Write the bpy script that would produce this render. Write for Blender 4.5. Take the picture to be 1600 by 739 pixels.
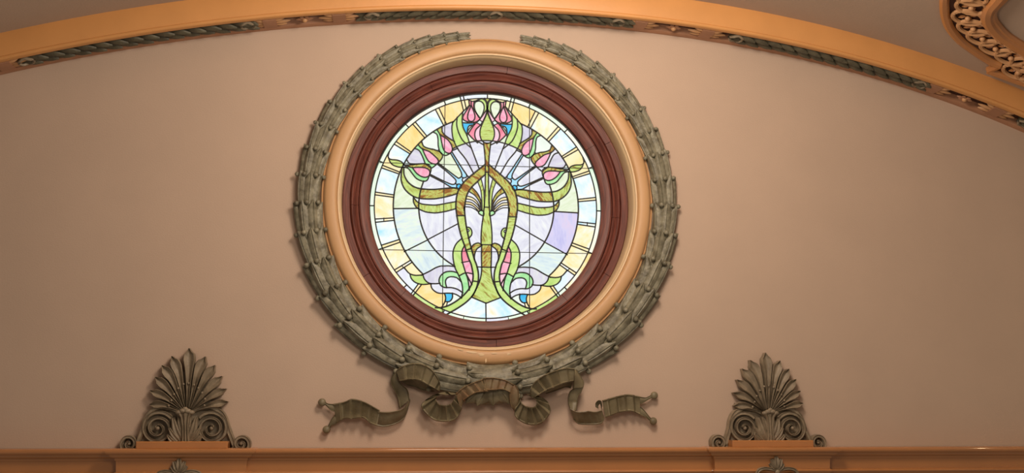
import bpy, math, random
import numpy as np
from mathutils import Vector, Matrix
from mathutils.geometry import delaunay_2d_cdt

random.seed(7)
scene = bpy.context.scene
for o in list(bpy.data.objects):
    bpy.data.objects.remove(o)
COL = scene.collection

# ------------------------------------------------------------------ camera
FPX = 1700.0                       # focal length in pixels of a 1600 px wide frame
DIST = 8.0                         # metres from the lens to the wall plane y = 0
CAM = Vector((-0.77, -DIST, 5.0))
YAW, PITCH, ROLL = (math.radians(a) for a in (6.71, 8.47, 0.16))
fw = Vector((math.sin(YAW)*math.cos(PITCH), math.cos(YAW)*math.cos(PITCH), math.sin(PITCH)))
rt0 = Vector((math.cos(YAW), -math.sin(YAW), 0))
up0 = rt0.cross(fw)
RT = math.cos(ROLL)*rt0 + math.sin(ROLL)*up0
UP = -math.sin(ROLL)*rt0 + math.cos(ROLL)*up0
cam_data = bpy.data.cameras.new('camera')
cam_data.sensor_fit = 'HORIZONTAL'
cam_data.sensor_width = 36.0
cam_data.lens = 36.0*FPX/1600.0
cam = bpy.data.objects.new('camera', cam_data)
m = Matrix((RT, UP, -fw)).transposed().to_4x4()
m.translation = CAM
cam.matrix_world = m
COL.objects.link(cam)
scene.camera = cam

# ------------------------------------------------------------------ light
def lin(c):
    return tuple(((v/255)/12.92 if v/255 <= 0.04045 else ((v/255+0.055)/1.055)**2.4) for v in c)

world = bpy.data.worlds.new('hall_ambience')
scene.world = world
world.use_nodes = True
wn = world.node_tree.nodes['Background']
wn.inputs[0].default_value = (1.0, 0.83, 0.67, 1)
wn.inputs[1].default_value = 0.19

def lamp(name, loc, power, color, radius):
    d = bpy.data.lights.new(name, 'POINT')
    d.energy = power
    d.color = color
    d.shadow_soft_size = radius
    o = bpy.data.objects.new(name, d)
    o.location = loc
    COL.objects.link(o)
    return o
lamp('chandelier_light', (0.35, -2.9, 7.8), 320, (1.0, 0.86, 0.72), 0.5)
lamp('hall_light', (-0.2, -3.8, 6.2), 120, (1.0, 0.86, 0.72), 0.5)
lamp('sconce_light', (4.9, -2.2, 5.2), 14, (1.0, 0.72, 0.40), 0.04)

vs = scene.view_settings
vs.view_transform = 'Standard'
vs.look = 'None'
vs.exposure = 0.0
vs.gamma = 1.0
vs.use_curve_mapping = False

# ------------------------------------------------------------------ helpers
def P(px, py, d=0.0):
    """point on the plane y = -d (d metres in front of the wall) seen at a photo pixel"""
    px, py, d = float(px), float(py), float(d)
    r = RT*(px-800) - UP*(py-369.5) + fw*FPX
    t = (DIST-d)/r.y
    return CAM + r*t

def XZ(px, py, d=0.0):
    p = P(px, py, d)
    return (p.x, p.z)

WORLD_LOC = {}
def wloc(o):
    return WORLD_LOC[o.name] if o else Vector((0, 0, 0))

def empty(name, loc, parent=None):
    o = bpy.data.objects.new(name, None)
    COL.objects.link(o)
    o.parent = parent
    o.location = Vector(loc)-wloc(parent)
    o.empty_display_size = 0.1
    WORLD_LOC[o.name] = Vector(loc)
    return o

def add(name, V, F, mat, parent=None, smooth=True, origin=None):
    V = np.asarray([tuple(v) for v in V], float)
    if origin is None:
        origin = (V.min(0)+V.max(0))/2
    origin = Vector(origin)
    me = bpy.data.meshes.new(name)
    me.from_pydata((V-np.array(origin)).tolist(), [], [tuple(f) for f in F])
    me.materials.append(mat)
    if smooth:
        me.polygons.foreach_set('use_smooth', [True]*len(me.polygons))
        me.set_sharp_from_angle(angle=math.radians(42))
    me.update()
    o = bpy.data.objects.new(name, me)
    COL.objects.link(o)
    o.parent = parent
    o.location = origin-wloc(parent)
    WORLD_LOC[o.name] = origin
    return o

def tag(o, label=None, cat=None, group=None, kind=None):
    for k, v in (('label', label), ('category', cat), ('group', group), ('kind', kind)):
        if v:
            o[k] = v
    return o

def W(x, z, d):
    return Vector((x, -d, z))

def grid_faces(n, m, closed_u=False, closed_v=False, off=0):
    F = []
    for i in range(n if closed_u else n-1):
        for j in range(m if closed_v else m-1):
            a = i*m+j
            b = i*m+(j+1) % m
            c = ((i+1) % n)*m+(j+1) % m
            d = ((i+1) % n)*m+j
            F.append((off+a, off+b, off+c, off+d))
    return F

def merge(parts):
    V, F = [], []
    for v, f in parts:
        k = len(V)
        V += list(v)
        F += [tuple(i+k for i in q) for q in f]
    return V, F

def catmull(pts, step=None, n=6, closed=False):
    pts = [np.asarray(p, float) for p in pts]
    if len(pts) < 3:
        return pts
    out = []
    N = len(pts)
    for i in range(N if closed else N-1):
        if closed:
            p0, p1, p2, p3 = pts[i-1], pts[i], pts[(i+1) % N], pts[(i+2) % N]
        else:
            p1, p2 = pts[i], pts[i+1]
            p0 = pts[i-1] if i > 0 else 2*p1-p2
            p3 = pts[i+2] if i+2 < N else 2*p2-p1
        k = n if step is None else max(2, int(np.linalg.norm((p2-p1)[:2])/step))
        for q in range(k):
            t = q/k
            out.append(0.5*((2*p1)+(p2-p0)*t+(2*p0-5*p1+4*p2-p3)*t*t+(3*p1-p0-3*p2+p3)*t**3))
    if not closed:
        out.append(pts[-1])
    return out

def resample(pts, n):
    pts = np.asarray(pts, float)
    s = np.r_[0, np.cumsum(np.linalg.norm(np.diff(pts[:, :2], axis=0), axis=1))]
    t = np.linspace(0, s[-1], n)
    return np.stack([np.interp(t, s, pts[:, k]) for k in range(pts.shape[1])], 1)

def box(x0, x1, d0, d1, z0, z1, bev=0.0):
    b = bev
    V = [W(x0, z0, d0), W(x1, z0, d0), W(x1, z1, d0), W(x0, z1, d0),
         W(x0, z0, d1-b), W(x1, z0, d1-b), W(x1, z1, d1-b), W(x0, z1, d1-b),
         W(x0+b, z0+b, d1), W(x1-b, z0+b, d1), W(x1-b, z1-b, d1), W(x0+b, z1-b, d1)]
    F = [(0, 1, 2, 3), (0, 4, 5, 1), (1, 5, 6, 2), (2, 6, 7, 3), (3, 7, 4, 0),
         (4, 8, 9, 5), (5, 9, 10, 6), (6, 10, 11, 7), (7, 11, 8, 4), (8, 11, 10, 9)]
    return V, F

def sphere(c, r, nu=10, nv=6, squash=(1, 1, 1)):
    V, F = [], []
    for j in range(nv+1):
        t = math.pi*j/nv
        for i in range(nu):
            a = 2*math.pi*i/nu
            V.append(Vector(c)+Vector((r*math.sin(t)*math.cos(a)*squash[0], r*math.sin(t)*math.sin(a)*squash[1], r*math.cos(t)*squash[2])))
    return V, grid_faces(nv+1, nu, False, True)

def sweep2d(path, halfw, prof, flat=True):
    """band in the wall plane: path of (x, z, d), half width per point, prof = [(u, h)] across (u in -1..1, h in metres)"""
    path = np.asarray(path, float)
    n = len(path)
    hw = np.asarray(halfw, float)*np.ones(n)
    V = []
    for i in range(n):
        t = path[min(i+1, n-1), :2]-path[max(i-1, 0), :2]
        t = t/(np.linalg.norm(t)+1e-9)
        nn = np.array([-t[1], t[0]])
        for u, h in prof:
            q = path[i, :2]+nn*u*hw[i]
            V.append(W(q[0], q[1], path[i, 2]+h))
    m_ = len(prof)
    F = grid_faces(n, m_)
    F.append(tuple(range(m_)))
    F.append(tuple(range((n-1)*m_, n*m_))[::-1])
    return V, F

def tube3(path, r, k=6, closed=False):
    path = [Vector(p) for p in path]
    n = len(path)
    V = []
    for i, p in enumerate(path):
        a = path[(i-1) % n] if (closed or i > 0) else path[0]
        b = path[(i+1) % n] if (closed or i < n-1) else path[-1]
        t = (b-a).normalized()
        u = t.cross(Vector((0, 1, 0)))
        if u.length < 1e-3:
            u = t.cross(Vector((1, 0, 0)))
        u.normalize()
        w = t.cross(u)
        rr = r[i] if hasattr(r, '__len__') else r
        for j in range(k):
            g = 2*math.pi*j/k
            V.append(p+u*rr*math.cos(g)+w*rr*math.sin(g))
    F = grid_faces(n, k, closed, True)
    if not closed:
        F.append(tuple(range(k)))
        F.append(tuple(range((n-1)*k, n*k))[::-1])
    return V, F

# ------------------------------------------------------------------ materials
def material(name):
    mt = bpy.data.materials.new(name)
    mt.use_nodes = True
    nt = mt.node_tree
    b = nt.nodes['Principled BSDF']
    return mt, nt, b

def paint(name, rgb, rough=0.6, vary=0.12, scale=6.0, bump=0.15, bscale=60.0, alt=None, coat=0.0, ramp=(0.35, 0.7), dirt=None):
    """paint or plaster: base colour mottled with a second tone, fine bump"""
    mt, nt, b = material(name)
    tc = nt.nodes.new('ShaderNodeTexCoord')
    n1 = nt.nodes.new('ShaderNodeTexNoise')
    n1.inputs['Scale'].default_value = scale
    n1.inputs['Detail'].default_value = 6
    geo = nt.nodes.new('ShaderNodeNewGeometry')
    nt.links.new(geo.outputs['Position'], n1.inputs['Vector'])
    cr = nt.nodes.new('ShaderNodeValToRGB')
    c = lin(rgb)
    a = lin(alt) if alt else tuple(v*(1-vary) for v in c)
    cr.color_ramp.elements[0].position, cr.color_ramp.elements[1].position = ramp
    cr.color_ramp.elements[0].color = (*a, 1)
    cr.color_ramp.elements[1].color = (*c, 1)
    nt.links.new(n1.outputs['Fac'], cr.inputs['Fac'])
    nt.links.new(cr.outputs['Color'], b.inputs['Base Color'])
    b.inputs['Roughness'].default_value = rough
    b.inputs['Coat Weight'].default_value = coat
    b.inputs['Coat Roughness'].default_value = 0.16
    n2 = nt.nodes.new('ShaderNodeTexNoise')
    n2.inputs['Scale'].default_value = bscale
    n2.inputs['Detail'].default_value = 3
    nt.links.new(geo.outputs['Position'], n2.inputs['Vector'])
    bp = nt.nodes.new('ShaderNodeBump')
    bp.inputs['Strength'].default_value = bump
    bp.inputs['Distance'].default_value = 0.01
    nt.links.new(n2.outputs['Fac'], bp.inputs['Height'])
    nt.links.new(bp.outputs['Normal'], b.inputs['Normal'])
    return mt

M_WALL = paint('wall_plaster', (191, 165, 144), 0.75, 0.05, 2.0, 0.10, 90)
M_CEIL = paint('ceiling_plaster', (176, 152, 132), 0.8, 0.06, 2.0, 0.12, 70)
M_OCHRE = paint('ochre_paint', (208, 147, 86), 0.45, 0.07, 4.0, 0.06, 40)
M_RING = paint('ring_ochre_paint', (194, 151, 106), 0.5, 0.06, 4.0, 0.05, 40)
M_CREAM = paint('cream_paint', (216, 184, 142), 0.5, 0.08, 5.0, 0.06, 40)
M_SOFFIT = paint('soffit_paint', (180, 130, 98), 0.55, 0.15, 8.0, 0.1, 40)
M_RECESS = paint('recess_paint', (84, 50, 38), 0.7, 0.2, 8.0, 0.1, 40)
M_OLIVE = paint('olive_ornament_paint', (150, 134, 111), 0.55, 0.0, 14.0, 0.25, 70, alt=(120, 106, 86))
M_WREATH = paint('wreath_paint', (144, 138, 116), 0.5, 0.0, 18.0, 0.5, 50, alt=(96, 90, 72))
M_RIBBON = paint('ribbon_paint', (130, 119, 92), 0.5, 0.0, 9.0, 0.2, 60, alt=(98, 86, 62))
M_RIBBON_WORN = paint('worn_ribbon_paint', (124, 108, 80), 0.5, 0.0, 16.0, 0.2, 60, alt=(112, 84, 56))
M_GARLAND = paint('garland_paint', (98, 92, 72), 0.6, 0.0, 14.0, 0.25, 70, alt=(74, 68, 52))
M_CORNICE = paint('cornice_paint', (182, 120, 66), 0.4, 0.10, 3.0, 0.03, 30, coat=1.0)
M_CORNICE.node_tree.nodes['Principled BSDF'].inputs['Coat Roughness'].default_value = 0.08
M_ROSE = paint('rosette_paint', (200, 150, 104), 0.5, 0.1, 10.0, 0.1, 40)

def wood(name, rgb, alt):
    mt, nt, b = material(name)
    geo = nt.nodes.new('ShaderNodeNewGeometry')
    # grain runs round the ring: polar coordinates about the window axis
    sep = nt.nodes.new('ShaderNodeSeparateXYZ')
    sub = nt.nodes.new('ShaderNodeVectorMath')
    sub.operation = 'SUBTRACT'
    sub.inputs[1].default_value = (0, 0, ZC)
    nt.links.new(geo.outputs['Position'], sub.inputs[0])
    nt.links.new(sub.outputs[0], sep.inputs[0])
    ln = nt.nodes.new('ShaderNodeVectorMath')
    ln.operation = 'LENGTH'
    nt.links.new(sub.outputs[0], ln.inputs[0])
    at = nt.nodes.new('ShaderNodeMath')
    at.operation = 'ARCTAN2'
    nt.links.new(sep.outputs['X'], at.inputs[0])
    nt.links.new(sep.outputs['Z'], at.inputs[1])
    cmb = nt.nodes.new('ShaderNodeCombineXYZ')
    m1 = nt.nodes.new('ShaderNodeMath'); m1.operation = 'MULTIPLY'; m1.inputs[1].default_value = 70
    m2 = nt.nodes.new('ShaderNodeMath'); m2.operation = 'MULTIPLY'; m2.inputs[1].default_value = 5
    nt.links.new(ln.outputs['Value'], m1.inputs[0])
    nt.links.new(at.outputs[0], m2.inputs[0])
    nt.links.new(m1.outputs[0], cmb.inputs[0])
    nt.links.new(m2.outputs[0], cmb.inputs[1])
    nz = nt.nodes.new('ShaderNodeTexNoise')
    nz.inputs['Scale'].default_value = 1.0
    nz.inputs['Detail'].default_value = 6
    nt.links.new(cmb.outputs[0], nz.inputs['Vector'])
    cr = nt.nodes.new('ShaderNodeValToRGB')
    cr.color_ramp.elements[0].position = 0.35
    cr.color_ramp.elements[1].position = 0.68
    cr.color_ramp.elements[0].color = (*lin(alt), 1)
    cr.color_ramp.elements[1].color = (*lin(rgb), 1)
    nt.links.new(nz.outputs['Fac'], cr.inputs['Fac'])
    nt.links.new(cr.outputs['Color'], b.inputs['Base Color'])
    b.inputs['Roughness'].default_value = 0.5
    bp = nt.nodes.new('ShaderNodeBump')
    bp.inputs['Strength'].default_value = 0.25
    bp.inputs['Distance'].default_value = 0.006
    nt.links.new(nz.outputs['Fac'], bp.inputs['Height'])
    nt.links.new(bp.outputs['Normal'], b.inputs['Normal'])
    return mt

XC, ZC = 0.0, 6.476                # axis of the round window
M_WOOD = wood('mahogany', (116, 60, 46), (80, 38, 30))

def glass(name, cols, strength=1.1, scale=3.0, stretch=5.0, contrast=(0.3, 0.7), vein=None):
    """opalescent leaded glass lit from behind: streaks of two to four tones, turned and shifted per pane"""
    mt, nt, b = material(name)
    tc = nt.nodes.new('ShaderNodeTexCoord')
    oi = nt.nodes.new('ShaderNodeObjectInfo')
    rot = nt.nodes.new('ShaderNodeVectorRotate')
    rot.rotation_type = 'Y_AXIS'
    ang = nt.nodes.new('ShaderNodeMath'); ang.operation = 'MULTIPLY'; ang.inputs[1].default_value = 6.283
    nt.links.new(oi.outputs['Random'], ang.inputs[0])
    nt.links.new(tc.outputs['Object'], rot.inputs['Vector'])
    nt.links.new(ang.outputs[0], rot.inputs['Angle'])
    mp = nt.nodes.new('ShaderNodeMapping')
    mp.inputs['Scale'].default_value = (1.0, 1.0, stretch)
    nt.links.new(rot.outputs[0], mp.inputs['Vector'])
    nz = nt.nodes.new('ShaderNodeTexNoise')
    nz.noise_dimensions = '4D'
    nz.inputs['Scale'].default_value = scale
    nz.inputs['Detail'].default_value = 4
    nz.inputs['Roughness'].default_value = 0.6
    ww = nt.nodes.new('ShaderNodeMath'); ww.operation = 'MULTIPLY'; ww.inputs[1].default_value = 91.7
    nt.links.new(oi.outputs['Random'], ww.inputs[0])
    nt.links.new(mp.outputs[0], nz.inputs['Vector'])
    nt.links.new(ww.outputs[0], nz.inputs['W'])
    cr = nt.nodes.new('ShaderNodeValToRGB')
    el = cr.color_ramp.elements
    k = len(cols)
    lo, hi = contrast
    el[0].position, el[1].position = lo, hi
    el[0].color = (*lin(cols[0]), 1)
    el[1].color = (*lin(cols[-1]), 1)
    for i in range(1, k-1):
        e = el.new(lo+(hi-lo)*i/(k-1))
        e.color = (*lin(cols[i]), 1)
    nt.links.new(nz.outputs['Fac'], cr.inputs['Fac'])
    b.inputs['Base Color'].default_value = (0.02, 0.02, 0.02, 1)
    b.inputs['Roughness'].default_value = 0.6
    b.inputs['Specular IOR Level'].default_value = 0.12
    nt.links.new(cr.outputs['Color'], b.inputs['Emission Color'])
    b.inputs['Emission Strength'].default_value = strength
    return mt

G = {
 'mint':   glass('mint_glass', [(205, 240, 205), (228, 246, 222), (244, 247, 232)], stretch=3),
 'ivory':  glass('ivory_glass', [(252, 240, 210), (244, 246, 232), (236, 244, 240)], stretch=3),
 'lilac':  glass('lilac_border_glass', [(214, 208, 240), (232, 236, 240), (214, 240, 250)], stretch=3),
 'sky':    glass('sky_opal_glass', [(168, 226, 250), (214, 238, 246), (240, 244, 240), (252, 232, 190)], scale=6, stretch=2.0, contrast=(0.3, 0.72)),
 'honey':  glass('honey_opal_glass', [(206, 238, 250), (244, 242, 226), (252, 236, 190), (252, 222, 150)], scale=6, stretch=2.0, contrast=(0.28, 0.66)),
 'amber':  glass('amber_glass', [(246, 232, 196), (252, 220, 148), (246, 200, 110)], scale=7, stretch=2.5, contrast=(0.25, 0.75)),
 'straw':  glass('straw_glass', [(250, 238, 200), (248, 226, 160)], scale=5, stretch=2),
 'lav':    glass('lavender_white_glass', [(206, 206, 222), (225, 226, 236), (238, 241, 238)], scale=9, stretch=4),
 'violet': glass('violet_glass', [(188, 186, 230), (208, 204, 236), (222, 204, 228)], scale=7, stretch=4),
 'grey':   glass('grey_lilac_glass', [(196, 196, 206), (212, 208, 226), (224, 228, 222)], scale=8, stretch=3),
 'pale':   glass('pale_blue_white_glass', [(196, 214, 226), (214, 230, 232), (228, 240, 224), (222, 222, 238)], scale=7, stretch=4),
 'leafwhite': glass('pale_green_white_glass', [(206, 222, 184), (226, 236, 208), (234, 240, 226)], scale=8, stretch=4),
 'white':  glass('white_glass', [(226, 236, 224), (240, 244, 236)], scale=6, stretch=2),
 'lime':   glass('lime_green_glass', [(172, 208, 110), (196, 222, 130), (206, 230, 160)], scale=9, stretch=4),
 'olive':  glass('olive_streaked_glass', [(138, 84, 30), (168, 128, 56), (192, 204, 108), (176, 160, 74), (150, 100, 40)], scale=9, stretch=4, contrast=(0.38, 0.62)),
 'moss':   glass('moss_streaked_glass', [(150, 128, 56), (186, 206, 108), (200, 220, 134), (172, 172, 78)], scale=9, stretch=5, contrast=(0.37, 0.64)),
 'brown':  glass('amber_brown_glass', [(140, 92, 30), (176, 130, 60), (190, 150, 76)], scale=10, stretch=4),
 'bright': glass('bright_green_glass', [(140, 214, 140), (166, 226, 160), (196, 236, 180)], scale=8, stretch=3),
 'pink':   glass('pink_glass', [(230, 132, 160), (242, 168, 192), (250, 198, 212)], scale=10, stretch=3),
 'rose':   glass('rose_glass', [(226, 110, 134), (238, 142, 162), (246, 176, 190)], scale=8, stretch=3),
 'blush':  glass('blush_glass', [(244, 186, 204), (250, 212, 224)], scale=8, stretch=3),
 'blue':   glass('bright_blue_glass', [(44, 172, 226), (84, 200, 240)], scale=6, stretch=2),
 'aqua':   glass('pale_aqua_glass', [(150, 214, 244), (190, 230, 250)], scale=6, stretch=3),
}
mt, nt, b = material('lead')
b.inputs['Base Color'].default_value = (0.012, 0.013, 0.012, 1)
b.inputs['Roughness'].default_value = 0.5
b.inputs['Metallic'].default_value = 0.3
M_LEAD = mt

# ================================================================== the setting
# arch curve where the soffit meets the wall
BACK = [(0,117),(100,96),(200,77.5),(300,62.5),(400,50),(450,45),(550,37),(650,33),(750,33),(800,35),(900,41),(1000,51),(1100,64),(1200,81.5),(1275,98),(1350,117),(1419,140),(1508,170),(1598,207)]
bw = np.array([XZ(*p) for p in BACK])
ARCH_P = np.polyfit(bw[:, 0], bw[:, 1], 4)
XA0, XA1 = bw[0, 0]-1.3, bw[-1, 0]+1.2
ARCH_D = np.polyder(ARCH_P)
def arch(x):
    xc = min(max(x, bw[0, 0]-0.2), bw[-1, 0]+0.2)      # runs on straight beyond the measured span
    return float(np.polyval(ARCH_P, xc)+np.polyval(ARCH_D, xc)*(x-xc))
ARCH_B = 0.285
FASC_H = 0.205

# wall with the round opening
R_HOLE = 1.16
V, F = [], []
N = 128
corners = (-5.2, 5.8, 2.6, 9.2)
for i in range(N):
    a = 2*math.pi*i/N
    cx, cz = math.cos(a), math.sin(a)
    V.append(W(XC+R_HOLE*cx, ZC+R_HOLE*cz, 0))
    k = min([(corners[1]-XC)/cx if cx > 1e-6 else 1e9, (corners[0]-XC)/cx if cx < -1e-6 else 1e9,
             (corners[3]-ZC)/cz if cz > 1e-6 else 1e9, (corners[2]-ZC)/cz if cz < -1e-6 else 1e9])
    V.append(W(XC+k*cx, ZC+k*cz, 0))
for i in range(N):
    j = (i+1) % N
    F.append((2*i, 2*i+1, 2*j+1, 2*j))
wall = add('wall_back', V, F, M_WALL, smooth=False)
tag(wall, 'plain pinkish taupe plaster wall with a large round opening', None, kind='structure')

# ceiling vault: springs from the top of the arch band and comes towards the room
SLOPE = 0.10
xs = np.linspace(XA0, XA1, 80)
V = []
for x in xs:
    for d in (ARCH_B-0.02, ARCH_B+0.6, ARCH_B+1.4, ARCH_B+2.4, ARCH_B+3.8):
        V.append(W(x, arch(x)+FASC_H-0.004+SLOPE*(d-ARCH_B), d))
ceiling = add('ceiling', V, grid_faces(len(xs), 5), M_CEIL)
tag(ceiling, 'taupe vaulted ceiling above the arched ochre band', None, kind='structure')

# arched ochre band with a recessed soffit channel
tr = empty('trim_1', (0.2, 0, arch(0.2)))
tag(tr, 'wide ochre arched band with carved garlands under it', None, kind='structure')
def arch_sweep(prof, x0=XA0, x1=XA1, n=120):
    V = []
    for x in np.linspace(x0, x1, n):
        e = 0.01
        t = Vector((2*e, arch(x+e)-arch(x-e)))
        t.normalize()
        for h, d in prof:                     # h: metres outwards from the arch curve
            V.append(W(x-t.y*h, arch(x)+t.x*h, d))
    return V, grid_faces(n, len(prof))
FB = ARCH_B
add('fascia', *arch_sweep([(0.006, FB-0.055), (0.0, FB-0.05), (0.0, FB-0.012), (0.006, FB-0.003), (0.016, FB), (0.026, FB-0.003), (0.03, FB-0.008),
                          (0.036, FB-0.006), (0.19, FB+0.0), (0.2, FB-0.004), (0.206, FB-0.02)]), M_OCHRE, tr)
add('soffit', *arch_sweep([(0.0, 0.0), (0.0, 0.055), (0.004, 0.062), (0.05, 0.065), (0.06, 0.07)]), M_SOFFIT, tr)
add('soffit_edge', *arch_sweep([(0.06, FB-0.07), (0.05, FB-0.062), (0.006, FB-0.06), (0.004, FB-0.05)]), M_SOFFIT, tr)
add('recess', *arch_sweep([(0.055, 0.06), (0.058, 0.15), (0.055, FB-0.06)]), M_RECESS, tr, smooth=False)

def leaf3(base, tip, normal, width, thick, n=8, curl=0.0, pts=1.0, rib=0.25, stalk=0.25):
    """solid pointed leaf from base to tip; normal points to the viewer side"""
    base, tip, normal = Vector(base), Vector(tip), Vector(normal).normalized()
    t = tip-base
    L = t.length
    side = t.cross(normal).normalized()
    V = []
    prof = [(-1, -0.6), (-0.98, 0.1), (-0.5, 0.8), (-0.08, 1.0-rib*0.2), (0, 1.0-rib), (0.08, 1.0-rib*0.2), (0.5, 0.8), (0.98, 0.1), (1, -0.6)]
    for i in range(n):
        s = i/(n-1)
        w = width*0.5*(stalk+(1-stalk)*math.sin(math.pi*min(1, s*1.15+0.08)**0.85)) if s < 0.5 else width*0.5*max(0.02, math.sin(math.pi*(0.5+(s-0.5)*1.0))**pts)
        if s < 0.5:
            w = width*0.5*(stalk+(1-stalk)*math.sin(math.pi*s)**0.8)
        c = base+t*s+normal*(curl*L*s*s)
        for u, h in prof:
            V.append(c+side*u*w+normal*h*thick*(0.35+0.65*math.sin(math.pi*min(max(s, 0.08), 0.95))))
    m_ = len(prof)
    F = grid_faces(n, m_)
    F.append(tuple(range(m_)))
    F.append(tuple(range((n-1)*m_, n*m_))[::-1])
    return V, F

def px_arch_x(px):
    """arch x of the soffit middle seen at photo column px"""
    lo, hi = XA0, XA1
    for _ in range(40):
        mid = (lo+hi)/2
        q = W(mid, arch(mid), 0.15)-CAM
        u = 800+FPX*q.dot(RT)/q.dot(fw)
        if u < px:
            lo = mid
        else:
            hi = mid
    return lo

def arch_frame(x):
    e = 0.01
    t = Vector((2*e, 0, arch(x+e)-arch(x-e))).normalized()
    nrm = Vector((t.z, 0, -t.x))               # points down, out of the soffit
    return t, nrm

def soffit_pt(x, d, h):
    t, nrm = arch_frame(x)
    return W(x, arch(x), d)+nrm*h

for (p0, p1) in ((30, 398), (556, 985), (1140, 1446), (1592, 1640)):
    x0, x1 = px_arch_x(p0), px_arch_x(min(p1, 1600))
    if p1 > 1600:
        x1 = x0+0.35
    if p0 == 30:
        x0 = x0-0.0
    core = [soffit_pt(x, 0.145, -0.03) for x in np.linspace(x0, x1, 24)]
    g = add('garland', *tube3(core, 0.026, 6), M_GARLAND, tr)
    g['label'] = 'dark olive leaf garland set in the soffit'
    n = max(2, int((x1-x0)/0.105))
    st = (x1-x0)/n
    for i in range(n):
        for j, dd in enumerate((0.108, 0.178)):
            xa = x0+st*(i+0.5*j)
            sgn = -1 if xa < (x0+x1)/2 and p0 == 556 else 1
            xb = xa+st*1.35
            if sgn < 0:
                xa, xb = xb, xa
            xb = min(max(xb, x0-0.02), x1+0.03)
            t, nrm = arch_frame((xa+xb)/2)
            add('leaf', *leaf3(soffit_pt(xa, dd, -0.022), soffit_pt(xb, dd+random.uniform(-.014, .014), 0.012), nrm, 0.074, 0.02, n=7), M_GARLAND, g)
    # knotted ties
    for xk in ([x0+0.05, x1-0.05] if p0 != 556 else [x0+0.12, (x0+x1)/2, x1-0.1]):
        if xk > x1 or xk < x0:
            continue
        t, nrm = arch_frame(xk)
        pth = [soffit_pt(xk+0.05*math.cos(a), 0.16+0.055*math.sin(a), -0.004+0.012*abs(math.sin(a*2))) for a in np.linspace(0, 2*math.pi, 18)[:-1]]
        add('tie', *tube3(pth, 0.011, 5, True), M_OLIVE, g)

# plain tabs with curled acanthus ends, a flower between each pair
def tab(px, end=1):
    x = px_arch_x(px)
    w = 0.048
    V, F = [], []
    k = 6
    for i in range(k):
        xx = x-w+2*w*i/(k-1)
        for d, h in ((0.058, -0.05), (0.06, 0.002), (0.15, 0.008), (FB-0.065, 0.002), (FB-0.06, -0.05)):
            V.append(soffit_pt(xx, d, h))
    F = grid_faces(k, 5) + [(0, 1, 2, 3, 4), tuple(range(25, 30))[::-1]]
    tb = add('bracket_tab', V, F, M_SOFFIT, tr)
    for s in (-1, 1):
        for dd, ln in ((0.11, 0.07), (0.15, 0.10), (0.19, 0.06)):
            t, nrm = arch_frame(x)
            add('acanthus_curl', *leaf3(soffit_pt(x+s*w*0.7, dd, -0.004), soffit_pt(x+s*(w+ln), dd+(dd-0.15)*0.5, -0.012), nrm, 0.036, 0.012, n=6, stalk=0.6), M_ROSE, tb)
    return x
tabs = [tab(p) for p in (8, 422, 530, 1000, 1104, 1457, 1556)]
for a, b_ in ((422, 530), (1000, 1104), (1457, 1556)):
    x = (px_arch_x(a)+px_arch_x(b_))/2
    V, F = merge([sphere(soffit_pt(x, 0.15, -0.005), 0.022, 8, 5)])
    fl = add('flower', V, F, M_ROSE, tr)
    for k in range(6):
        an = 2*math.pi*k/6
        t, nrm = arch_frame(x)
        add('petal', *leaf3(soffit_pt(x+0.012*math.cos(an), 0.15+0.012*math.sin(an), -0.01), soffit_pt(x+0.062*math.cos(an), 0.15+0.042*math.sin(an), -0.012), nrm, 0.034, 0.008, n=6), M_SOFFIT, fl)

# round surround: ochre torus and cream cove, turned about the window axis
def lathe(prof, a0=0.0, a1=2*math.pi, n=160):
    closed = abs(a1-a0-2*math.pi) < 1e-6
    V = []
    for i in range(n):
        a = a0+(a1-a0)*i/(n if closed else n-1)
        for r, d in prof:
            V.append(W(XC+r*math.sin(a), ZC+r*math.cos(a), d))
    F = grid_faces(n, len(prof), closed)
    if not closed:
        k = len(prof)
        F.append(tuple(range(k)))
        F.append(tuple(range((n-1)*k, n*k))[::-1])
    return V, F
ring = empty('trim_2', (XC, 0, ZC))
tag(ring, 'round ochre and cream moulded plaster surround of the stained glass window', None, kind='structure')
add('ring_moulding', *lathe([(1.246, -0.002), (1.246, 0.018), (1.243, 0.026), (1.236, 0.028), (1.232, 0.022), (1.226, 0.032), (1.218, 0.044), (1.204, 0.052), (1.182, 0.055), (1.158, 0.054), (1.142, 0.050), (1.134, 0.043), (1.130, 0.028)]), M_RING, ring)
add('reveal_cove', *lathe([(1.131, 0.026), (1.124, 0.034), (1.116, 0.032), (1.112, 0.024), (1.112, 0.012), (1.106, 0.006), (1.102, -0.02), (1.1, -0.08), (1.1, -0.19)]), M_CREAM, ring)

for a_, r_, w_, h_ in ((186.5, 1.152, .085, .010), (183.0, 1.160, .05, .012), (178.2, 1.150, .07, .008), (172.8, 1.163, .04, .009), (190.5, 1.146, .05, .007), (181.2, 1.205, .012, .02)):
    n_ = 10
    V = [W(XC+r_*math.sin(math.radians(a_)), ZC+r_*math.cos(math.radians(a_)), 0.0575)]
    for i in range(n_):
        g_ = 2*math.pi*i/n_
        k_ = random.uniform(0.6, 1.15)
        rr_ = r_+h_*math.sin(g_)*k_
        aa_ = math.radians(a_)+w_/2*math.cos(g_)*k_/r_
        V.append(W(XC+rr_*math.sin(aa_), ZC+rr_*math.cos(aa_), 0.0562 if rr_ > 1.15 else 0.0550))
    add('paint_flake', V, [(0, 1+i, 1+(i+1) % n_) for i in range(n_)], M_CREAM, ring, smooth=False)

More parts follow.
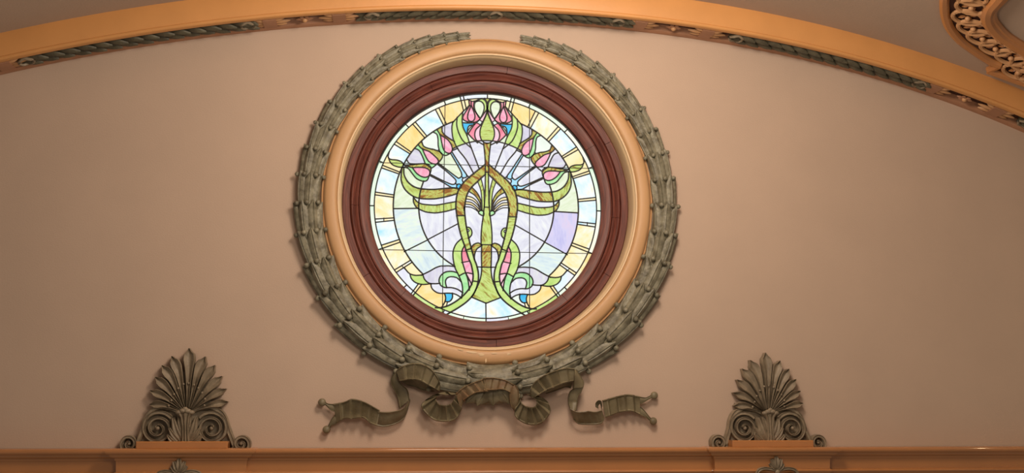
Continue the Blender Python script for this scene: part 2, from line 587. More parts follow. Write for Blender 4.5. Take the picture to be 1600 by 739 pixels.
# ------------------------------------------------------------------ the round window
win = empty('window_1', (XC, 0.2, ZC))
tag(win, 'round stained glass window of flowers and vines in a mahogany frame', None, kind='structure')
GD = -0.225                        # glass plane
PROF_OUT = [(1.099, -0.24), (1.099, -0.165), (1.094, -0.16), (1.045, -0.16), (1.041, -0.165), (1.041, -0.24)]
PROF_MID = [(1.040, -0.24), (1.040, -0.170), (1.036, -0.160), (1.026, -0.152), (1.016, -0.156), (1.010, -0.168), (1.004, -0.172), (0.996, -0.166), (0.986, -0.164), (0.978, -0.170), (0.974, -0.24)]
PROF_IN = [(0.973, -0.24), (0.973, -0.178), (0.966, -0.174), (0.955, -0.174), (0.915, -0.196), (0.905, -0.2), (0.898, -0.205), (0.895, -0.24)]
def ring_segments(name, prof, cuts, gap):
    for i, c0 in enumerate(cuts):
        c1 = cuts[(i+1) % len(cuts)]
        if c1 <= c0:
            c1 += 360
        r = sum(p[0] for p in prof)/len(prof)
        g = gap/r/2
        a0, a1 = math.radians(c0)+g, math.radians(c1)-g
        add(name, *lathe(prof, a0, a1, max(8, int((c1-c0)/3))), M_WOOD, win)
ring_segments('frame_segment', PROF_OUT, [8, 62, 120, 176, 238, 306], 0.003)
ring_segments('frame_moulding', PROF_MID, [30, 95, 150, 208, 268, 334], 0.002)
ring_segments('frame_rebate', PROF_IN, [60, 140, 222, 310], 0.002)
back = add('frame_ground', *lathe([(1.11, -0.2), (1.11, -0.25), (0.89, -0.25)]), M_WOOD, win)

# ---- leaded drawing, traced in metres on the glass plane, left half mirrored on the axis
ORG = {'A': (575, 145), 'B': (670, 145), 'C': (575, 230), 'D': (670, 230), 'E': (575, 320), 'F': (670, 320), 'G': (600, 410), 'H': (670, 410)}
SC = 7.39
AX = 0.771-0.77                    # x of the mirror axis
ZG = 5.0+1.4606                    # centre height of the glass disc
def gp(tagc, x, y):
    ox, oy = ORG[tagc]
    return np.array(XZ(ox+x/SC, oy+y/SC, GD))
def gpath(s):
    """'B 375 90 400 200 D 1 2' -> list of points"""
    out, cur, num = [], None, []
    for tok in s.split():
        if tok in ORG:
            cur = tok
        else:
            num.append(float(tok))
            if len(num) == 2:
                out.append(gp(cur, *num))
                num = []
    return out
R0, R1, R2, R3 = 0.897, 0.860, 0.7161, 0.5225
PXM = 0.0049                       # metres per photo pixel at the glass
LINES = []                         # (points, half width, closed)
def add_line(pts, w=1.0, closed=False, ext=1.3, mirror=True):
    pts = catmull(pts, step=3.0*PXM, closed=closed) if len(pts) > 2 else [np.asarray(p) for p in pts]
    if not closed and ext:
        a = pts[0]-pts[1]; b2 = pts[-1]-pts[-2]
        pts = [pts[0]+a/np.linalg.norm(a)*ext*PXM]+list(pts[1:-1])+[pts[-1]+b2/np.linalg.norm(b2)*ext*PXM]
    LINES.append((pts, w, closed))
    if mirror:
        LINES.append(([np.array([2*AX-p[0], p[1]]) for p in pts], w, closed))
def arc(r, a0, a1, w=1.0, mirror=True, closed=False):
    """angles in degrees clockwise from the top; negative = left"""
    n = max(4, int(abs(a1-a0)/2.5))
    pts = [np.array([AX+r*math.sin(math.radians(a)), ZG+r*math.cos(math.radians(a))]) for a in np.linspace(a0, a1, n+(0 if closed else 1), endpoint=not closed)]
    LINES.append((pts, w, closed))
    if mirror:
        LINES.append(([np.array([2*AX-p[0], p[1]]) for p in pts], w, closed))
arc(R0, 0, 360, 1.2, False, True)
arc(R1, 0, 360, 0.9, False, True)
def ang(p):
    return math.degrees(math.atan2(p[0]-AX, p[1]-ZG))
arc(R2, ang(gp('B', 283, 340)), ang(gp('G', 425, 147)), 1.1)
arc(R3, 0, ang(gp('B', 275, 665)), 1.0)
arc(R3, ang(gp('C', 665, 392)), ang(gp('F', 252, 706)), 1.1)
# ticks of the narrow border
for s in ('B 178 95 190 132', 'A 438 366 465 400', 'C 130 160 178 182', 'C 12 675 72 678', 'E 105 524 155 515', 'G 222 298 248 270', 'G 676 600 672 570'):
    pts = gpath(s)
    a = ang(pts[0])
    add_line([np.array([AX+r*math.sin(math.radians(a)), ZG+r*math.cos(math.radians(a))]) for r in (R1, R0)], 0.9, ext=0)
for s in ('G 320 392 350 375', 'H 395 670 393 638'):
    a = ang(gpath(s)[0])
    add_line([np.array([AX+r*math.sin(math.radians(a)), ZG+r*math.cos(math.radians(a))]) for r in (R1, R0)], 0.5, ext=0)
add_line([np.array([AX, ZG+R1]), np.array([AX, ZG+R0])], 0.9, ext=0, mirror=False)
add_line([np.array([AX, ZG-R1]), np.array([AX, ZG-R0])], 0.9, ext=0, mirror=False)
# double bars of the wide border: snapped to the two circles
def bar(s, w=0.9):
    p = gpath(s)
    out = []
    for q, r in zip(p, (R1, R2)):
        v = q-np.array([AX, ZG])
        out.append(np.array([AX, ZG])+v/np.linalg.norm(v)*r)
    add_line(out, w, ext=0.8)
for s in ('B 75 190 170 375', 'B 118 178 205 365', 'A 515 360 655 520', 'A 548 340 680 500', 'A 305 595 485 705', 'A 328 565 505 690',
          'C 160 240 360 310', 'C 175 212 372 290', 'C 80 550 290 578', 'C 85 518 292 550', 'E 75 165 292 152', 'E 80 203 298 180',
          'E 145 470 350 405', 'E 155 508 362 435', 'G 105 98 E 478 650', 'G 130 125 E 497 672'):
    bar(s)
L = add_line
D_ = lambda s, w=1.0, **k: add_line(gpath(s), w, **k)
D_('B 370 82 400 205', 0.9); D_('B 408 78 428 165', 0.9)
D_('E 183 158 183 190', 0.7); D_('E 420 735 400 715', 0.7)
D_('G 330 340 395 250', 0.9); D_('G 350 365 432 258', 0.9)
# border leaf
D_('C 238 80 233 105 240 128 270 143 340 150 392 172 414 208')
D_('C 240 128 252 165 280 200 320 220 370 232 414 230')
# lower border leaf and wave
D_('G 235 60 265 100 305 135 370 150 435 145')
D_('G 302 140 312 180 345 220 390 243 450 255 540 246')
D_('G 452 150 465 190 500 228 545 247')
D_('G 432 148 520 105 600 60 655 42 H 160 42 230 40 300 48')
D_('G 540 245 600 246 645 241')
D_('G 542 248 545 280 565 315 610 348 650 357 H 150 358 240 355 310 368 378 408')
# spiral
D_('H 328 120 285 106 240 103 190 112 150 140 125 175 118 220 135 262 180 289 260 291 330 310 392 350')
D_('H 360 210 320 175 255 165 212 180 193 215 197 255 208 290')
D_('H 182 362 194 400 188 450 152 515')
D_('H 272 357 274 400 258 435 228 455 188 450')
D_('H 216 457 203 505', 0.8)
# vine, left edge then right edge
D_('H 78 522 150 520 230 496 320 445 400 380 465 305 500 235 512 160 503 85 485 10 F 460 620 420 490 380 380 348 260 325 130 312 30 D 312 690 318 590 345 490 400 410 450 360 510 310 645 203', 1.2)
D_('H 240 582 330 530 430 460 500 390 540 320 562 255 574 180 568 95 545 10 F 530 640 490 500 460 380 432 240 416 110 410 20 D 410 735 420 640 445 540 500 455 560 400 600 360 652 315', 1.2)
D_('H 513 215 566 222'); D_('F 322 125 416 125'); D_('F 425 526 492 505'); D_('H 348 156 425 120 507 132'); D_('F 382 666 468 651', 0.8)
# outer strand
D_('F 382 388 320 445 285 520 279 600 300 720 H 345 150 380 240 390 330 374 412')
D_('F 408 478 381 540 384 640 410 735 H 425 120 452 200 468 318')
D_('H 425 120 497 255')
# curl
D_('F 438 258 472 264 496 300 494 350 458 388'); D_('F 438 280 462 288 464 305 446 316', 0.8)
# vase and stem
D_('H 495 395 530 340 562 275 592 200 608 110 610 40 F 610 700 608 580 610 462')
D_('H 492 400 658 470'); add_line([gp('H', 658, 470), np.array([AX, ZG-R1])], 0.9, mirror=False)
D_('F 486 500 515 460 570 440 612 460'); D_('F 526 630 530 570 555 510 610 472')
D_('F 556 716 612 720', 0.9)
for s in ('F 608 720 @', 'F 604 460 @', 'D 640 692 @', 'D 652 290 @'):
    p = gpath(s.replace('@', ''))[0]
    add_line([p, np.array([2*AX-p[0], p[1]])], 0.9, mirror=False)
D_('B 634 588 645 700 D 650 130 652 205 653 290 651 450 645 600 640 692 F 638 40 628 130 612 250 604 360 604 462')
# arms
D_('C 414 240 418 320 465 405 540 460 620 480 739 488 D 150 480 250 470 315 473 350 488', 1.1)
D_('C 388 282 382 370 410 460 465 527 540 575 620 594 739 597 D 110 590 230 565 322 538', 1.1)
D_('C 525 575 560 622 620 655 739 668 D 110 665 220 645 316 628')
D_('C 525 575 525 630 555 690 590 715 E 590 50 660 80 739 92 F 100 92 200 75 313 45')
D_('C 295 710 578 706'); D_('E 420 540 680 410 F 0 395 330 222', 0.9)
# bud 3
D_('C 414 206 500 203 600 192 680 195 722 225 728 265 718 300')
D_('C 414 206 465 222 512 236 580 232 660 238 704 262 716 290')
D_('C 512 236 560 300 620 340 670 347 706 328 716 290')
D_('C 405 232 440 236 472 252 512 305 560 362 620 390 665 392 690 372 706 328')
D_('C 455 158 475 186 520 194 600 192')
D_('C 545 17 590 38 628 105 662 194')
# bud 2
D_('A 583 605 625 648 C 702 48 D 60 95 102 138 110 172 85 195 45 190 C 702 165 665 105 640 50 630 22')
D_('A 622 565 640 615 690 640 739 650 B 60 655 D 130 55 158 90 152 128 112 178')
D_('D 85 203 35 240 5 225')
# bud 1
D_('B 58 458 92 478 106 530 110 620 135 690 185 725 225 712 245 700')
D_('B 98 432 132 490 147 565 165 640 190 682 235 700 265 682 272 640 252 585 205 530 132 488')
D_('B 154 400 156 450 200 500 295 562')
D_('B 270 668 332 642'); D_('B 110 665 130 685', 0.8)
# strand leaves beside the flower
D_('B 275 345 266 410 278 520 308 600 348 668 D 430 145 520 308')
D_('B 328 285 322 370 345 460 390 548 448 602')
D_('B 392 222 385 320 396 400 430 470 455 530 475 595 D 580 245')
D_('B 275 345 330 285 400 213 468 145')
# flower
D_('B 490 148 462 215 447 275 460 318 490 333 520 318 534 270 515 205 490 148', ext=0)
D_('B 470 150 430 212 400 262 393 300 420 325 465 338 490 334')
D_('B 522 190 555 245 592 298 560 330 520 342 490 334')
D_('B 462 95 470 150'); D_('B 490 98 490 150'); D_('B 524 98 518 150 524 192')
D_('B 450 75 490 97 525 97 575 78', 0.9)
D_('B 575 95 538 108 525 150 535 205 562 255 590 294 622 245 640 180 632 130 605 102 575 95', ext=0)
D_('B 560 95 600 70 640 80 666 120 672 195'); D_('B 645 66 678 125 680 175')
D_('B 390 345 455 350 520 348'); D_('B 520 346 516 370 470 378 450 410 444 468')
D_('B 516 372 482 395 452 440', 0.8)
D_('B 668 195 590 305 522 372 452 475')
D_('B 672 215 640 300 598 370 545 425 530 490 550 548 600 582', 1.0)
D_('B 680 172 665 250 628 335 595 420 592 495 615 555 655 580 682 582')
D_('B 453 472 500 522 562 578'); D_('B 586 312 604 325', 0.8); D_('B 588 365 606 375', 0.8)
# radiating strips
D_('D 250 68 330 205 376 295 378 335 350 357 315 340 112 185')
D_('D 272 62 380 235 440 325 425 350 395 358 386 383 402 410')
D_('D 105 200 200 275 280 345 314 385 305 420 270 430 180 395 18 315', ext=1.0)
D_('D 12 328 170 410 265 467 322 470')
D_('D 438 325 472 352'); D_('D 305 420 330 432'); D_('D 378 340 392 352')
c0 = gp('D', 348, 452); r0 = 28/SC*PXM
add_line([c0+r0*np.array([math.cos(a), math.sin(a)]) for a in np.linspace(0, 2*math.pi, 13)[:-1]], 0.9, closed=True)
# fan
D_('D 565 398 600 500 612 620 616 735', 0.8); D_('D 602 358 632 480 640 600 640 692', 0.8)
D_('D 500 465 560 530 598 610 612 720', 0.9); D_('D 462 510 535 560 588 640 606 725', 0.9)
D_('D 440 565 500 580 560 632 604 725', 0.8); D_('D 430 597 500 612 560 662 600 730', 0.8)
D_('D 422 630 490 638 550 682 592 732', 0.8); D_('D 420 658 480 663 530 692 575 738', 0.8); D_('D 415 688 480 692 535 718 570 745', 0.8)
D_('F 578 78 602 64 632 76 634 125 600 116 574 95 578 78', ext=0)

# ---- every open line end runs on to the line it should meet
SEG_A, SEG_B, SEG_L = [], [], []
for li, (pts, w, closed) in enumerate(LINES):
    n = len(pts)
    for i in range(n if closed else n-1):
        SEG_A.append(pts[i]); SEG_B.append(pts[(i+1) % n]); SEG_L.append(li)
SEG_A, SEG_B, SEG_L = np.array(SEG_A), np.array(SEG_B), np.array(SEG_L)
def hits(p, q, li):
    r = q-p
    sv = SEG_B-SEG_A
    den = r[0]*sv[:, 1]-r[1]*sv[:, 0]
    den = np.where(np.abs(den) < 1e-12, 1e-12, den)
    ap = SEG_A-p
    t = (ap[:, 0]*sv[:, 1]-ap[:, 1]*sv[:, 0])/den
    u = (ap[:, 0]*r[1]-ap[:, 1]*r[0])/den
    ok = (t >= 0) & (t <= 1) & (u >= 0) & (u <= 1) & (SEG_L != li)
    return t[ok]
LOOSE = 0
for li, (pts, w, closed) in enumerate(LINES):
    if closed:
        continue
    for end in (0, -1):
        p = pts[end]
        q = pts[1] if end == 0 else pts[-2]
        d = (p-q)/(np.linalg.norm(p-q)+1e-9)
        back_pt = p-d*2.2*PXM
        if len(hits(back_pt, p, li)):
            continue
        t = hits(p, p+d*7*PXM, li)
        if len(t):
            pts[end] = p+d*(7*PXM*t.min()+0.5*PXM)
        else:
            LOOSE += 1
            if p[0] < AX: print('LOOSE at', [round(760.5+(p[0]-AX)/PXM), round(326-(p[1]-ZG)/PXM)])
print('LOOSE', LOOSE)

# ---- planar arrangement
pts2, edges2 = [], []
for pts, w, closed in LINES:
    k = len(pts2)
    pts2 += [Vector((float(p[0]), float(p[1]))) for p in pts]
    n = len(pts)
    for i in range(n if closed else n-1):
        edges2.append((k+i, k+(i+1) % n))
ov, oe, of, _, ooe, _ = delaunay_2d_cdt(pts2, edges2, [], 0, 1e-5)
cons = set()
for e, src in zip(oe, ooe):
    if src:
        cons.add((min(e), max(e)))
of = [f for f in of if ((ov[f[0]]+ov[f[1]]+ov[f[2]])/3-Vector((AX, ZG))).length < 0.9997*R0]
e2f = {}
for fi, f in enumerate(of):
    for i in range(3):
        e = (f[i], f[(i+1) % 3])
        e2f.setdefault((min(e), max(e)), []).append(fi)
region = [-1]*len(of)
nreg = 0
for s in range(len(of)):
    if region[s] >= 0:
        continue
    st = [s]
    region[s] = nreg
    while st:
        a = st.pop()
        f = of[a]
        for i in range(3):
            e = (min(f[i], f[(i+1) % 3]), max(f[i], f[(i+1) % 3]))
            if e in cons:
                continue
            for b2 in e2f[e]:
                if region[b2] < 0:
                    region[b2] = nreg
                    st.append(b2)
    nreg += 1
def tri_area(f):
    a, b2, c = (ov[i] for i in f)
    return abs((b2-a).cross(c-a))/2
area = [0.0]*nreg
for fi, f in enumerate(of):
    area[region[fi]] += tri_area(f)
# slivers under the lead join their largest neighbour
MIN_A = 5*PXM*PXM
for _ in range(3):
    nb = {}
    for e, fs in e2f.items():
        if len(fs) == 2 and region[fs[0]] != region[fs[1]]:
            ln = (ov[e[0]]-ov[e[1]]).length
            for a, b2 in ((0, 1), (1, 0)):
                ra, rb = region[fs[a]], region[fs[b2]]
                if area[ra] < MIN_A:
                    nb.setdefault(ra, {}).setdefault(rb, 0)
                    nb[ra][rb] += ln
    for ra in sorted(nb, key=lambda r: area[r]):
        rb = max(nb[ra], key=lambda r: nb[ra][r])
        if rb == ra or area[ra] <= 0:
            continue
        for fi in range(len(of)):
            if region[fi] == ra:
                region[fi] = rb
        area[rb] += area[ra]
        area[ra] = 0
def find_region(p):
    p = Vector((float(p[0]), float(p[1])))
    for fi, f in enumerate(of):
        a, b2, c = (ov[i] for i in f)
        s1, s2, s3 = (b2-a).cross(p-a), (c-b2).cross(p-b2), (a-c).cross(p-c)
        if (s1 >= 0 and s2 >= 0 and s3 >= 0) or (s1 <= 0 and s2 <= 0 and s3 <= 0):
            return region[fi]
    return -1
SEEDS = '''
amber A 480 520 B 270 220 G 520 400
sky B 30 250 A 350 680 C 200 380 E 190 280 H 470 550
honey C 180 650 E 290 600 G 60 30
straw C 215 165 C 255 225 G 320 110 A 590 430 A 400 640 B 125 240 C 230 260 C 190 548 E 250 438 G 180 80 G 385 300 B 392 130 B 435 125 H 195 480
white E 180 178 A 690 600 H 320 440 H 300 395 B 40 560
grey C 560 110 B 225 440 G 590 150 H 60 200 H 230 60 D 430 100
lilac G 200 180
lav H 100 290 H 280 225 G 620 310
leafwhite C 400 600 C 520 400 D 250 230 B 580 175 B 470 560 D 130 160
pale E 450 250 E 600 520 G 450 60
lime B 290 480 B 360 440 B 640 100 B 610 82 F 500 650 H 540 120 H 540 250 H 470 340 H 300 480 H 150 545 F 330 560 F 475 340 G 390 200 B 85 452
bright C 600 370 C 630 100 C 600 40 B 120 570 H 150 220 H 300 130 H 410 260 F 605 90
moss C 330 190 C 700 700 D 100 700 F 390 230 F 380 330 F 430 430 F 660 300 H 660 250 H 660 100 D 672 250 D 672 480 C 470 480 B 680 450 D 600 440
olive C 660 540 D 100 540 D 270 515 C 560 650 C 640 215 D 420 430 D 380 600 D 560 280 F 655 600 B 250 580 B 130 430 D 120 90 F 540 470 B 680 660 B 679 85 D 530 530
pink B 490 260 B 200 600 C 620 280 D 50 130 F 430 700 H 470 70
rose B 425 280 B 550 310 B 478 120 B 507 120 B 500 470 F 410 590 B 440 215
blush B 565 500 H 478 170 H 455 210 B 630 300 B 645 250
blue B 415 370 H 225 400 D 348 452
aqua D 220 281 D 326 170 D 100 362 D 355 385
straw D 500 600 D 480 650 B 490 85
'''
colour = {}
def seed(p, cname):
    for q in (p, np.array([2*AX-p[0], p[1]])):
        r = find_region(q)
        if r >= 0:
            if r in colour and colour[r] != cname:
                print('CONFLICT', colour[r], cname, round(area[r]/PXM/PXM), [round((v-o_)/PXM) for v, o_ in zip(q, (AX, ZG))])
            colour[r] = cname
for line in SEEDS.strip().splitlines():
    tk = line.split()
    for i in range(1, len(tk), 3):
        seed(gp(tk[i], float(tk[i+1]), float(tk[i+2])), tk[0])
# panes of the right half that differ from the left
for px, py, cname in ((880, 360, 'violet'), (868, 256, 'grey'), (885, 355, 'violet'), (820, 262, 'lav'), (776, 250, 'lav'), (883, 310, 'leafwhite'),
                      (905, 395, 'honey'), (916, 365, 'honey'), (915, 345, 'honey'), (912, 315, 'sky'), (905, 285, 'sky'), (880, 210, 'sky'), (845, 185, 'honey'),
                      (850, 262, 'lav'), (860, 400, 'pale'), (850, 350, 'lav'), (910, 255, 'straw'), (790, 245, 'lav'), (773, 235, 'lav')):
    r = find_region(XZ(px, py, GD))
    if r >= 0:
        colour[r] = cname
by_reg = {}
for fi in range(len(of)):
    by_reg.setdefault(region[fi], []).append(fi)
npane = 0
GL = empty('glass_panel', (AX, -GD, ZG), win)
GL['label'] = 'leaded stained glass disc'
for r, fs in by_reg.items():
    cen = Vector((0, 0)); at_ = 0
    for fi in fs:
        a = tri_area(of[fi]); at_ += a
        cen += (ov[of[fi][0]]+ov[of[fi][1]]+ov[of[fi][2]])/3*a
    if at_ < 1e-7:
        continue
    cen /= at_
    f0 = of[fs[0]]
    c3 = (ov[f0[0]]+ov[f0[1]]+ov[f0[2]])/3
    rad = (c3-Vector((AX, ZG))).length
    cname = colour.get(r)
    if cname is None:
        if rad > R1:
            cname = random.choice(['mint', 'mint', 'ivory', 'ivory', 'lilac']) if cen.y > ZG-0.2 else random.choice(['mint', 'mint', 'mint', 'lilac'])
        elif rad > R2:
            cname = random.choice(['sky', 'honey'])
        elif rad > R3:
            cname = 'pale'
        else:
            cname = 'lav'
    idx = {}
    V, F = [], []
    dz = random.uniform(-0.001, 0.001)
    for fi in fs:
        q = []
        for i in of[fi]:
            if i not in idx:
                idx[i] = len(V)
                V.append(W(ov[i].x, ov[i].y, GD+dz))
            q.append(idx[i])
        F.append(tuple(q[::-1]))
    nV = len(V)
    V += [v+Vector((0, 0.006, 0)) for v in V]
    F += [tuple(i+nV for i in f[::-1]) for f in F]
    add('pane', V, F, G[cname], GL, smooth=False, origin=(cen.x, -GD, cen.y))
    npane += 1
print('PANES', npane, 'regions', nreg)

# lead cames: one soldered net
parts = []
for pts, w, closed in LINES:
    n = len(pts)
    hw = w*1.12*PXM
    V = []
    for i in range(n):
        a = pts[(i-1) % n] if (closed or i > 0) else pts[0]
        b2 = pts[(i+1) % n] if (closed or i < n-1) else pts[-1]
        t = (b2-a)/(np.linalg.norm(b2-a)+1e-9)
        nn = np.array([-t[1], t[0]])
        for u, h in ((-1, -0.004), (-1, 0.002), (-0.5, 0.004), (0.5, 0.004), (1, 0.002), (1, -0.004)):
            q = pts[i]+nn*u*hw
            V.append(W(q[0], q[1], GD+h))
    parts.append((V, grid_faces(n, 6, closed)))
add('lead_came', *merge(parts), M_LEAD, GL)
# saddle bars
for s in ('B 187 120 H 156 590',):
    p = gpath(s)
    for sx in (1, -1):
        q = [np.array([AX+sx*(v[0]-AX), v[1]]) for v in p]
        add('saddle_bar', *tube3([W(v[0], v[1], GD+0.008) for v in q], 0.0034, 6), M_LEAD, GL)
for s in ('C 132 182 @', 'E 115 520 @'):
    p = gpath(s.replace('@', ''))[0]
    p2 = np.array([2*AX-p[0], p[1]])
    add('saddle_bar', *tube3([W(v[0], v[1], GD+0.012) for v in (p, p2)], 0.0030, 6), M_LEAD, GL)

# ================================================================== cornice
ZT = XZ(650, 700, 0.1)[1]           # top of the cornice
cor = empty('trim_3', (0, 0, ZT))
tag(cor, 'ochre brown moulded cornice along the foot of the wall', None, kind='structure')
CP = [(0.0, 0.006), (0.0, 0.155), (-0.006, 0.165), (-0.018, 0.168), (-0.030, 0.163), (-0.038, 0.150), (-0.040, 0.142), (-0.052, 0.136), (-0.062, 0.122), (-0.066, 0.108), (-0.082, 0.104), (-0.084, 0.098), (-0.158, 0.094), (-0.162, 0.104), (-0.172, 0.108), (-0.18, 0.104), (-0.19, 0.09), (-0.30, 0.088)]
def cornice_run(x0, x1, grow=0.0, ends=True, z=0.0):
    V = []
    for x in (x0, x1):
        for dz, d in CP:
            ex = (d-0.088)*0.9 if ends else 0
            xx = x-ex if (ends and x == x0) else (x+ex if ends else x)
            V.append(W(xx, ZT+z+dz, d+grow))
    n = len(CP)
    F = grid_faces(2, n)
    if ends:
        # mitred returns back to the run behind
        for k, x in ((0, x0), (1, x1)):
            base = len(V)
            for dz, d in CP:
                ex = (d-0.088)*0.9
                xx = x-ex if k == 0 else x+ex
                V.append(W(xx, ZT+z+dz, 0.0))
            for j in range(n-1):
                F.append((k*n+j, k*n+j+1, base+j+1, base+j))
        V.append(W(x0, ZT+z, 0)); V.append(W(x1, ZT+z, 0))
    return V, F
add('cornice_run', *cornice_run(-5.2, 5.8, 0, False), M_CORNICE, cor)
AL = XZ(287, 697, 0.1)
AR = XZ(1203, 694, 0.1)
for (ax, az) in (AL, AR):
    V, F = cornice_run(ax-0.43, ax+0.43, 0.05, True, 0.004)
    add('cornice_breakfront', V[:-2], F, M_CORNICE, cor)
    V, F = box(ax-0.308, ax+0.308, 0.0, 0.175, ZT+0.0, ZT+0.052, 0.006)
    add('plinth_block', V, F, M_CORNICE, cor, smooth=False)

# ================================================================== palmette crests
def crest():
    """crest of leaves over volutes; traced from the nearer one (crop origin 170,530; 3.5375 px per px)"""
    DB = 0.05
    def q(x, y, d=DB):
        p = XZ(170+x/3.5375, 530+y/3.5375, 0.09)
        return (p[0], p[1], d)
    base = q(425, 583)
    root = empty('palmette_crest', (base[0], 0, base[1]))
    mpx = (q(525, 583)[0]-q(425, 583)[0])/100
    cx = 428
    # back plate
    def sym(pts):
        return pts
    outline = [(175, 583), (150, 600), (185, 500), (215, 425), (290, 392), (240, 380), (235, 345), (300, 340), (240, 290), (310, 300), (275, 225), (340, 250), (310, 165), (380, 210), (360, 120), (418, 190), (432, 80)]
    out = outline+[(2*cx-x, y) for x, y in outline[::-1]]
    V = [W(*q(x, y, 0.03)[:2], 0.03) for x, y in out]
    n = len(out)
    V += [W(*q(x, y)[:2], 0.003) for x, y in out]
    ctr = len(V)
    V.append(W(*q(cx, 420)[:2], 0.035))
    F = [(i, (i+1) % n, ctr) for i in range(n)]+[(i, i+n, (i+1) % n+n, (i+1) % n) for i in range(n)]
    add('back_plate', V, F, M_OLIVE, root, smooth=False)
    # leaves: (tip, shoulder control, base, width)
    lv = [((440, 48), (442, 160), (432, 375), 66),
          ((343, 92), (385, 190), (420, 380), 60), ((288, 143), (350, 225), (414, 382), 58), ((251, 208), (325, 275), (408, 386), 54), ((221, 284), (310, 320), (402, 390), 48), ((219, 362), (300, 362), (395, 396), 46),
          ((530, 95), (487, 190), (442, 380), 60), ((583, 143), (525, 225), (450, 382), 56), ((623, 204), (548, 275), (456, 386), 54), ((645, 274), (560, 318), (462, 390), 48), ((655, 346), (570, 362), (470, 396), 46)]
    prof = [(-1, -0.045), (-1, 0.004), (-0.86, 0.013), (-0.68, 0.008), (-0.3, -0.006), (0, -0.010), (0.3, -0.006), (0.68, 0.008), (0.86, 0.013), (1, 0.004), (1, -0.045)]
    for i, (tp, mid, bs, wd) in enumerate(lv):
        path = catmull([q(*bs), q(*mid), q(*tp)], n=9)
        n = len(path)
        path = np.asarray(path)
        hw = []
        for k in range(n):
            s = k/(n-1)
            if s < 0.66:
                w = 0.16+0.84*(max(0, s)/0.66)**1.5
            else:
                w = math.sqrt(max(0.0, 1-((s-0.66)/0.345)**2))*0.93+0.07
                if s > 0.85:
                    w = min(w, 0.06+(1-s)/0.15*0.62)
            hw.append(w*wd*0.5*mpx)
            path[k, 2] = 0.055+0.022*math.sin(math.pi*s)+(0.004 if i == 0 else 0)
        pr = prof
        add('leaf', *sweep2d(path, hw, pr), M_OLIVE, root)
    # beads where the leaves leave the fan
    for x, y in ((440, 243), (412, 248), (383, 272), (360, 304), (345, 338), (470, 252), (494, 270), (515, 296), (531, 330), (330, 368), (528, 366)):
        add('bead', *sphere(W(*q(x, y)[:2], 0.085), 0.0085, 8, 5), M_OLIVE, root)
    # volutes
    bandp = [(-1, -0.045), (-1, 0.012), (-0.8, 0.020), (-0.45, 0.012), (0.45, 0.012), (0.8, 0.020), (1, 0.012), (1, -0.045)]
    for sgn in (-1, 1):
        def m(x, y):
            return q(x, y) if sgn < 0 else q(2*419-x, y)
        c = (270, 492)
        pts = []
        R_a, R_b = 92, 8
        turns = 2.35
        a0 = math.radians(38)
        for k in range(70):
            s = k/69
            a = a0+s*turns*2*math.pi
            r = R_a*(1-s)**0.85+R_b*s
            pts.append(m(c[0]+r*math.cos(a), c[1]-r*math.sin(a)))
        pts = np.asarray(pts)
        hw = [(15.5*(1-k/69)+5.5)*0.5*mpx*1.05 for k in range(70)]
        pts[:, 2] = [0.05+0.035*(k/69) for k in range(70)]
        vo = add('volute', *sweep2d(pts, hw, bandp), M_OLIVE, root)
        add('volute_eye', *sphere(W(*m(*c)[:2], 0.09), 0.014, 10, 6), M_OLIVE, vo)
        # outer S band with the small end scroll
        S = [(385, 402), (340, 383), (280, 378), (225, 400), (196, 445), (182, 500), (165, 545), (148, 592)]
        c2 = (108, 578)
        for k in range(26):
            s = k/25
            a = math.radians(-25)-s*1.75*2*math.pi
            r = 43*(1-s**1.5)+5
            S.append((c2[0]+r*math.cos(a), c2[1]-r*math.sin(a)))
        S = np.asarray(catmull([m(*p) for p in S], n=4))
        nS = len(S)
        hw = [(20 if k < nS*0.25 else 20-9*(k/nS-0.25)/0.75)*0.5*mpx*1.1 for k in range(nS)]
        S[:, 2] = [0.052+0.02*max(0, k/nS-0.4) for k in range(nS)]
        so = add('scroll', *sweep2d(S, hw, bandp), M_OLIVE, root)
        add('scroll_eye', *sphere(W(*m(*c2)[:2], 0.07), 0.012, 8, 5), M_OLIVE, so)
        # acanthus lobes
        for (b0, b1, b2_, w_) in (((412, 580), (375, 510), (355, 432), 44), ((400, 580), (362, 535), (335, 492), 34), ((385, 582), (350, 560), (326, 530), 30), ((372, 582), (350, 575), (330, 562), 24), ((420, 580), (398, 480), (386, 425), 30)):
            path = np.asarray(catmull([m(*b0), m(*b1), m(*b2_)], n=6))
            n = len(path)
            path[:, 2] = [0.075+0.03*math.sin(math.pi*0.75*k/(n-1)) for k in range(n)]
            hw = [w_*0.5*mpx*(0.35+0.65*math.sin(math.pi*min(0.97, 0.1+0.9*k/(n-1)))) for k in range(n)]
            add('acanthus_lobe', *sweep2d(path, hw, [(-1, -0.05), (-1, 0), (-0.5, 0.012), (0, 0.004), (0.5, 0.012), (1, 0), (1, -0.05)]), M_OLIVE, root)
    # calyx and its cap
    path = np.asarray([q(425, 582, 0.10), q(425, 540, 0.105), q(425, 480, 0.11), q(425, 430, 0.12), q(425, 408, 0.13)])
    ca = add('calyx', *sweep2d(path, [24*mpx, 20*mpx, 19*mpx, 28*mpx, 44*mpx], [(-1, -0.08), (-1, 0), (-0.7, 0.014), (-0.4, 0), (0, 0.016), (0.4, 0), (0.7, 0.014), (1, 0), (1, -0.08)]), M_OLIVE, root)
    parts = [sphere(W(*q(425+dx, y_)[:2], 0.125), r_*mpx, 10, 6, (1.2, 1, 0.8)) for dx, y_, r_ in ((-34, 404, 16), (-12, 396, 18), (14, 396, 18), (36, 404, 16), (2, 384, 13))]
    add('calyx_cap', *merge(parts), M_OLIVE, ca)
    return root

